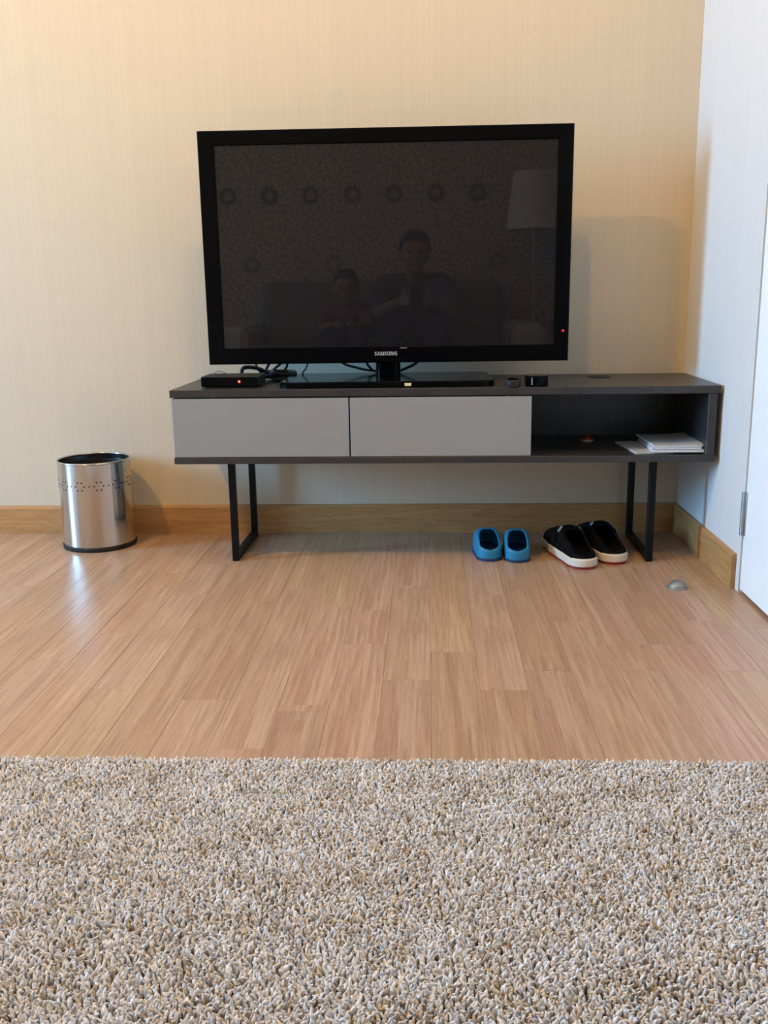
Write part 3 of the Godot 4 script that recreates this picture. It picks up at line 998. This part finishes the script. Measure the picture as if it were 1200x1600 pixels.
# ---------------------------------------------------------------- footwear
# own axes: heel at z = 0, toe towards -z, sole on y = 0
func foot2d(x: float, s: float, P: Dictionary) -> float:
	# signed distance to the footprint; s runs from heel to toe in metres
	var a := Vector2(P.heel_x, P.heel_r)
	var b := Vector2(P.ball_x, P.len * 0.66)
	var c := Vector2(P.toe_x, P.len - P.toe_r)
	var p := Vector2(x, s)
	var d := 1e9
	for k: Array in [[a, P.heel_r, b, P.ball_r], [b, P.ball_r, c, P.toe_r]]:
		var e: Vector2 = k[2] - k[0]
		var t := clampf((p - k[0]).dot(e) / e.length_squared(), 0.0, 1.0)
		t = t * t * (3.0 - 2.0 * t)
		d = minf(d, (p - k[0] - e * clampf((p - k[0]).dot(e) / e.length_squared(), 0.0, 1.0)).length() - lerpf(k[1], k[3], t))
	return d

func outline(P: Dictionary, grow: float) -> PackedVector2Array:
	var out := PackedVector2Array()
	var c := Vector2(0, P.len * 0.5)
	for k in 64:
		var a := TAU * k / 64
		var dir := Vector2(cos(a), sin(a))
		var lo := 0.0
		var hi: float = P.len
		for i in 24:
			var m := (lo + hi) / 2
			if foot2d(c.x + dir.x * m, c.y + dir.y * m, P) < grow: lo = m
			else: hi = m
		out.append(Vector2(c.x + dir.x * lo, -(c.y + dir.y * lo)))
	return out

func upper(P: Dictionary) -> ArrayMesh:
	var height := func(s: float) -> float:
		var t := clampf(s / float(P.len), 0.0, 1.0)
		var k: float = P.instep_at
		if t < k: return lerpf(P.heel_h, P.instep_h, smoothstep(0.0, 1.0, t / k))
		return lerpf(P.instep_h, P.toe_h, smoothstep(0.0, 1.0, (t - k) / (1.0 - k)))
	var shell := func(x: float, y: float, s: float, off: float, rr: float) -> float:
		var f := foot2d(x, s, P) + off + rr
		var hh: float = height.call(s) - off - rr
		var a := Vector2(maxf(f, 0.0), maxf(y - hh, 0.0))
		return a.length() + minf(maxf(f, y - hh), 0.0) - rr
	var fn := func(v: Vector3) -> float:
		var s := -v.z
		var d: float = shell.call(v.x, v.y, s, 0.0, P.round)
		var inn: float = maxf(shell.call(v.x, v.y, s, P.thick, P.round * 0.8), P.foot_y - v.y)
		d = maxf(d, -inn)
		d = maxf(d, P.base_y - v.y)
		# the opening: everything above a plane that climbs from the heel to the instep
		var cut: float = v.y - (P.rim_y + P.rim_slope * s + P.rim_curve * v.x * v.x)
		return maxf(d, cut)
	return sampled(fn, Vector3(-P.ball_r - 0.012, P.base_y - 0.006, -P.len - 0.008), Vector3(P.ball_r + 0.012, P.instep_h + 0.012, 0.008), P.cell)

func footwear() -> void:
	for k: Array in [[1.0, Vector3(-0.613, 0, 0.352), 0.05, "left blue child's clog, beside the matching right one on the floor"], [-1.0, Vector3(-0.536, 0, 0.366), -0.03, "right blue child's clog, between its partner and the black shoes"]]:
		var P := {"len": 0.17, "heel_x": 0.0, "heel_r": 0.036, "ball_x": -0.001 * k[0], "ball_r": 0.039, "toe_x": -0.004 * k[0], "toe_r": 0.034, "heel_h": 0.055, "instep_h": 0.077, "instep_at": 0.56, "toe_h": 0.046, "round": 0.029, "thick": 0.0045, "foot_y": 0.016, "base_y": 0.0, "rim_y": 0.033, "rim_slope": 0.46, "rim_curve": 0.0, "cell": 0.0026}
		var c: Node3D = tag(base("clog", k[1], k[2]), k[3], "shoe", "blue clogs")
		put("upper", upper(P), M.blue, c)
		var st := begin()
		prism(st, outline(P, 0.002), 0.0, 0.009, 0.0015)
		put("sole", done(st), M.navy, c)
		st = begin()
		prism(st, outline(P, -0.007), 0.014, 0.0175, 0.001)
		put("footbed", done(st), M.navy, c)
	for k: Array in [[1.0, Vector3(-0.350, 0, 0.437), 0.24, "left black slip-on shoe with white midsole and red outsole, nearer the clogs"], [-1.0, Vector3(-0.258, 0, 0.388), 0.20, "right black slip-on shoe with white midsole, nearer the stand leg"]]:
		var P := {"len": 0.285, "heel_x": 0.0, "heel_r": 0.040, "ball_x": 0.004 * k[0], "ball_r": 0.046, "toe_x": 0.002 * k[0], "toe_r": 0.038, "heel_h": 0.050, "instep_h": 0.090, "instep_at": 0.50, "toe_h": 0.058, "round": 0.032, "thick": 0.006, "foot_y": 0.032, "base_y": 0.022, "rim_y": 0.034, "rim_slope": 0.40, "rim_curve": 0.0, "cell": 0.004}
		var s: Node3D = tag(base("slip_on_shoe", k[1], k[2]), k[3], "shoe", "black slip-on shoes")
		put("upper", upper(P), M.shoe_black, s)
		var st := begin()
		prism(st, outline(P, 0.003), 0.009, 0.031, 0.004)
		put("midsole", done(st), M.midsole, s)
		st = begin()
		prism(st, outline(P, -0.001), 0.0, 0.0092, 0.0)
		put("outsole", done(st), M.red_sole, s)
		st = begin()
		prism(st, outline(P, -0.007), 0.0305, 0.035, 0.001)
		put("footbed", done(st), M.shoe_black, s)
		# strap swung over the instep, with its grey patches
		st = begin()
		var arc := []
		for i in 13:
			var a := PI * i / 12
			arc.append(Vector3(-cos(a) * 0.0475, 0.052 + sin(a) * 0.038, -0.135 - sin(a) * 0.014))
		tube(st, arc, 0.0045, 8, 3)
		put("strap", done(st), M.shoe_black, s)
		for q: Array in [[-0.029, 0.083, -0.142, 0.9], [0.036, 0.077, -0.142, -0.9]]:
			st = begin()
			cbox(st, Vector3(-0.010, -0.0015, -0.006), Vector3(0.010, 0.0015, 0.006), 0.001, Transform3D(Basis(Vector3.BACK, q[3]), Vector3(q[0], q[1] + 0.003, q[2] + 0.004)))
			tag(put("strap_patch", done(st), M.shoe_grey, s), "grey patch")
		# small round emblem on the outer side of the midsole
		st = begin()
		var ang: float = -PI / 2 * k[0]
		lathe(st, [Vector2(0.008, 0), Vector2(0.008, 0.001), Vector2(0, 0.0012)], 20, Transform3D(Basis(Vector3.UP, 0.0) * Basis(Vector3.BACK, -ang), Vector3(-0.0475 * k[0], 0.020, -0.19)))
		tag(put("emblem", done(st), M.shoe_grey, s), "small round grey emblem")

func door_stop() -> void:
	var d: Node3D = tag(base("door_stop", Vector3(-0.145, 0, 0.60), -0.5), "small silver half-dome door stop screwed to the floor near the door", "door stop")
	put("foot", turned([Vector2(0, 0), Vector2(0.026, 0), Vector2(0.026, 0.003), Vector2(0.024, 0.005), Vector2(0, 0.005)], 32), M.stop_metal, d)
	# half dome, cut upright towards the door
	var fn := func(v: Vector3) -> float:
		var e := (v / Vector3(0.0245, 0.022, 0.0245)).length() - 1.0
		return maxf(maxf(e * 0.02, 0.004 - v.y), -v.z - 0.006)
	put("half_dome", sampled(fn, Vector3(-0.029, 0.0, -0.012), Vector3(0.029, 0.027, 0.029), 0.0018), M.stop_metal, d)
	put("bumper", boxmesh(Vector3(-0.016, 0.005, -0.0095), Vector3(0.016, 0.015, -0.0055), 0.0015), mat(lin(120, 122, 122), 0.7), d)

# ---------------------------------------------------------------- what the screen mirrors
func room_behind() -> void:
	var s: Node3D = tag(base("sofa", Vector3(-1.02, 0, 3.72)), "wide grey fabric sofa facing the television, mirrored in its screen", "sofa")
	var cloth := mat(lin(116, 110, 104), 0.9, 0.0, 0.2)
	var pale := mat(lin(178, 168, 152), 0.9, 0.0, 0.2)
	put("base", boxmesh(Vector3(-0.80, 0.07, -0.38), Vector3(0.80, 0.28, 0.40), 0.02), cloth, s)
	put("backrest", boxmesh(Vector3(-0.80, 0.28, 0.22), Vector3(0.80, 0.83, 0.42), 0.05), cloth, s)
	for k in 2:
		put("seat_cushion", boxmesh(Vector3(-0.79 + k * 0.795, 0.28, -0.40), Vector3(-0.005 + k * 0.795, 0.43, 0.22), 0.035), cloth, s)
	for sx: float in [-1.0, 1.0]:
		put("armrest", boxmesh(Vector3(sx * 0.90 - 0.10, 0.05, -0.40), Vector3(sx * 0.90 + 0.10, 0.56, 0.42), 0.04), pale, s)
	for sx: float in [-1.0, 1.0]:
		for z: float in [-0.32, 0.34]:
			put("leg", boxmesh(Vector3(sx * 0.74 - 0.02, 0, z - 0.02), Vector3(sx * 0.74 + 0.02, 0.07, z + 0.02), 0.003), M.dark_wood, s)
	var l: Node3D = tag(base("floor_lamp", Vector3(-0.03, 0, 3.86)), "unlit floor lamp with a pale conical shade, mirrored in the screen", "lamp")
	put("lamp_base", turned([Vector2(0, 0), Vector2(0.14, 0), Vector2(0.14, 0.012), Vector2(0.02, 0.025), Vector2(0, 0.025)], 40), M.dull_steel, l)
	put("pole", turned([Vector2(0.011, 0.02), Vector2(0.011, 1.32)], 20), M.dull_steel, l)
	var shade := mat(lin(205, 186, 170), 0.8, 0.0, 0.2)
	shade.backlight_enabled = true
	shade.backlight = Color(0.4, 0.38, 0.33)
	put("lamp_shade", turned([Vector2(0.185, 1.13), Vector2(0.138, 1.48), Vector2(0.135, 1.48), Vector2(0.182, 1.13)], 40), shade, l)

func head(at: Vector3, s: float, skin: Material, hair: Material, parent: Node) -> void:
	var q := func(x: float, y: float, z: float) -> Vector3: return at + Vector3(x, y, z) * s
	var b := [[q.call(0, 0.035, 0.02), 0.082 * s, q.call(0, 0.03, -0.015), 0.078 * s], [q.call(0, -0.03, -0.02), 0.062 * s, q.call(0, -0.075, -0.04), 0.042 * s], [q.call(0, 0.012, -0.085), 0.011 * s, q.call(0, -0.022, -0.106), 0.014 * s],
		[q.call(-0.02, -0.05, -0.085), 0.009 * s, q.call(0.02, -0.05, -0.085), 0.009 * s], [q.call(-0.035, 0.032, -0.078), 0.014 * s, q.call(0.035, 0.032, -0.078), 0.014 * s]]
	for e: float in [-1.0, 1.0]:
		b.append([q.call(e * 0.083, 0.015, 0.012), 0.012 * s, q.call(e * 0.08, -0.025, 0.0), 0.010 * s])
		b.append([q.call(e * 0.04, -0.02, -0.065), 0.025 * s, q.call(e * 0.03, -0.04, -0.06), 0.022 * s])
	put("head", limbs(b, 0.005 * s, 0.02 * s), skin, parent)
	var h := [[q.call(0, 0.06, 0.03), 0.084 * s, q.call(0, 0.078, -0.01), 0.066 * s], [q.call(0, 0.02, 0.05), 0.075 * s, q.call(0, 0.05, 0.04), 0.08 * s], [q.call(-0.03, 0.105, -0.045), 0.030 * s, q.call(0.045, 0.10, -0.035), 0.030 * s], [q.call(-0.072, 0.03, 0.02), 0.024 * s, q.call(-0.066, 0.07, -0.025), 0.022 * s], [q.call(0.072, 0.03, 0.02), 0.024 * s, q.call(0.066, 0.07, -0.025), 0.022 * s]]
	put("hair", limbs(h, 0.006 * s, 0.02 * s), hair, parent)
	for e: float in [-1.0, 1.0]:
		var st := begin()
		lathe(st, [Vector2(0, -0.009), Vector2(0.0065, -0.0065), Vector2(0.009, 0), Vector2(0.0065, 0.0065), Vector2(0, 0.009)], 12, Transform3D(Basis().scaled(Vector3.ONE * s), q.call(e * 0.031, 0.012, -0.089)))
		put("eye", done(st), mat(lin(40, 30, 26), 0.2), parent)

func hand(wrist: Vector3, to: Vector3, side: float, s: float) -> Array:
	# palm and five fingers closing round an upright edge at `to`
	var d := (to - wrist).normalized()
	var up := Vector3.UP
	var across := d.cross(up).normalized()
	var b := [[wrist, 0.024 * s, wrist + d * 0.05 * s, 0.026 * s], [wrist + d * 0.04 * s + up * 0.02 * s, 0.016 * s, wrist + d * 0.08 * s + up * 0.028 * s, 0.014 * s], [wrist + d * 0.04 * s - up * 0.02 * s, 0.016 * s, wrist + d * 0.075 * s - up * 0.026 * s, 0.014 * s]]
	var lens := [0.036, 0.042, 0.039, 0.030]
	for k in 4:
		var root := wrist + (d * 0.078 + up * (0.03 - k * 0.019)) * s
		var l: float = lens[k] * s
		var m := root + d * l * 0.8 - across * side * l * 0.25
		var e := m + (d * 0.35 - across * side * 0.85) * l * 0.7
		b.append([root, 0.0088 * s, m, 0.008 * s])
		b.append([m, 0.008 * s, e, 0.0068 * s])
	var t0 := wrist + (d * 0.03 + up * 0.022) * s
	var t1 := t0 + (d * 0.03 + up * 0.025 + across * side * 0.01) * s
	b.append([t0, 0.011 * s, t1, 0.0095 * s])
	b.append([t1, 0.0095 * s, t1 + (d * 0.026 + up * 0.006 - across * side * 0.008) * s, 0.0078 * s])
	return b

func people() -> void:
	var skin := mat(lin(138, 100, 80), 0.6)
	skin.subsurf_scatter_enabled = true
	skin.subsurf_scatter_strength = 0.1
	var hair := mat(lin(20, 17, 16), 0.5)
	var dark := mat(lin(34, 35, 42), 0.9)
	var grey := mat(lin(66, 66, 72), 0.9)
	var rose := mat(lin(124, 66, 76), 0.9)
	# the adult: everything relative to (-0.80, 0, 0)
	var p: Node3D = tag(base("person", Vector3(-0.80, 0, 3.72)), "dark haired adult in a dark shirt seated on the sofa holding up a phone", "person", "people on the sofa")
	var v := func(x: float, y: float, z: float) -> Vector3: return Vector3(x, y, z - 3.72)
	var torso := [[v.call(-0.07, 0.53, 3.74), 0.105, v.call(0.07, 0.53, 3.74), 0.105], [v.call(0, 0.55, 3.75), 0.12, v.call(0, 0.72, 3.72), 0.125], [v.call(-0.10, 0.72, 3.70), 0.095, v.call(0.10, 0.72, 3.70), 0.095], [v.call(-0.15, 0.795, 3.67), 0.062, v.call(0.15, 0.795, 3.67), 0.062]]
	var legs := []
	var arms := []
	var sleeves := []
	for s: float in [-1.0, 1.0]:
		legs.append([v.call(s * 0.085, 0.525, 3.72), 0.09, v.call(s * 0.13, 0.52, 3.26), 0.062])
		legs.append([v.call(s * 0.13, 0.52, 3.26), 0.060, v.call(s * 0.13, 0.12, 3.22), 0.042])
		sleeves.append([v.call(s * 0.185, 0.785, 3.66), 0.058, v.call(s * 0.225, 0.63, 3.46), 0.046])
		arms.append([v.call(s * 0.225, 0.63, 3.46), 0.043, v.call(s * 0.09, 0.705, 3.14), 0.027])
	var feet := []
	for s: float in [-1.0, 1.0]:
		feet.append([v.call(s * 0.13, 0.115, 3.225), 0.038, v.call(s * 0.13, 0.062, 3.21), 0.036])
		feet.append([v.call(s * 0.13, 0.056, 3.20), 0.034, v.call(s * 0.14, 0.048, 3.07), 0.025])
	var neck := [[v.call(0, 0.80, 3.66), 0.055, v.call(0, 0.90, 3.61), 0.052]]
	put("body", limbs(torso + legs + sleeves + arms + feet + neck, 0.014, 0.03), skin, p)
	var grow := func(bones: Array, by: float) -> Array:
		var out := []
		for b: Array in bones: out.append([b[0], b[1] + by, b[2], b[3] + by])
		return out
	put("shirt", limbs(grow.call(torso + sleeves, 0.012), 0.014, 0.03), grey, p)
	put("trousers", limbs(grow.call(legs + [torso[0]], 0.014), 0.014, 0.03), dark, p)
	head(v.call(0, 0.975, 3.57), 1.05, skin, hair, p)
	for s: float in [-1.0, 1.0]:
		put("hand", limbs(hand(v.call(s * 0.09, 0.705, 3.14), v.call(s * 0.040, 0.715, 3.03), s, 1.0), 0.0045, 0.009), skin, p)
	var ph: Node3D = tag(base("phone", Vector3(-0.795, 0.715, 3.003)), "black phone held up by the adult on the sofa", "phone")
	put("body", boxmesh(Vector3(-0.031, -0.064, -0.002), Vector3(0.031, 0.064, 0.007), 0.002), M.gloss_black, ph)
	put("display", boxmesh(Vector3(-0.028, -0.05, 0.0068), Vector3(0.028, 0.05, 0.0075), 0.0), M.screen, ph)
	# the child
	var c: Node3D = tag(base("person", Vector3(-1.23, 0, 3.72)), "small dark haired child in a rose coloured top seated on the sofa beside the adult", "person", "people on the sofa")
	var t2 := [[v.call(-0.05, 0.51, 3.72), 0.075, v.call(0.05, 0.51, 3.72), 0.075], [v.call(0, 0.52, 3.72), 0.085, v.call(0, 0.60, 3.69), 0.085], [v.call(-0.08, 0.635, 3.66), 0.05, v.call(0.08, 0.635, 3.66), 0.05]]
	var l2 := []
	var s2 := []
	var a2 := []
	for s: float in [-1.0, 1.0]:
		l2.append([v.call(s * 0.06, 0.505, 3.70), 0.062, v.call(s * 0.08, 0.50, 3.36), 0.046])
		l2.append([v.call(s * 0.08, 0.50, 3.36), 0.044, v.call(s * 0.08, 0.25, 3.27), 0.032])
		l2.append([v.call(s * 0.08, 0.235, 3.27), 0.028, v.call(s * 0.085, 0.215, 3.18), 0.022])
		s2.append([v.call(s * 0.12, 0.63, 3.66), 0.04, v.call(s * 0.155, 0.54, 3.56), 0.032])
		a2.append([v.call(s * 0.155, 0.54, 3.56), 0.03, v.call(s * 0.08, 0.56, 3.45), 0.022])
	put("body", limbs(t2 + l2 + s2 + a2 + [[v.call(0, 0.64, 3.65), 0.04, v.call(0, 0.71, 3.63), 0.038]], 0.012, 0.025), skin, c)
	put("top", limbs(grow.call(t2 + s2, 0.011), 0.012, 0.025), rose, c)
	put("trousers", limbs(grow.call([l2[0], l2[1], l2[3], l2[4], t2[0]], 0.012), 0.012, 0.025), dark, c)
	head(v.call(0, 0.775, 3.60), 0.88, skin, hair, c)
	for s: float in [-1.0, 1.0]:
		put("hand", limbs(hand(v.call(s * 0.08, 0.56, 3.45), v.call(s * 0.03, 0.56, 3.40), s, 0.6), 0.004, 0.006), skin, c)
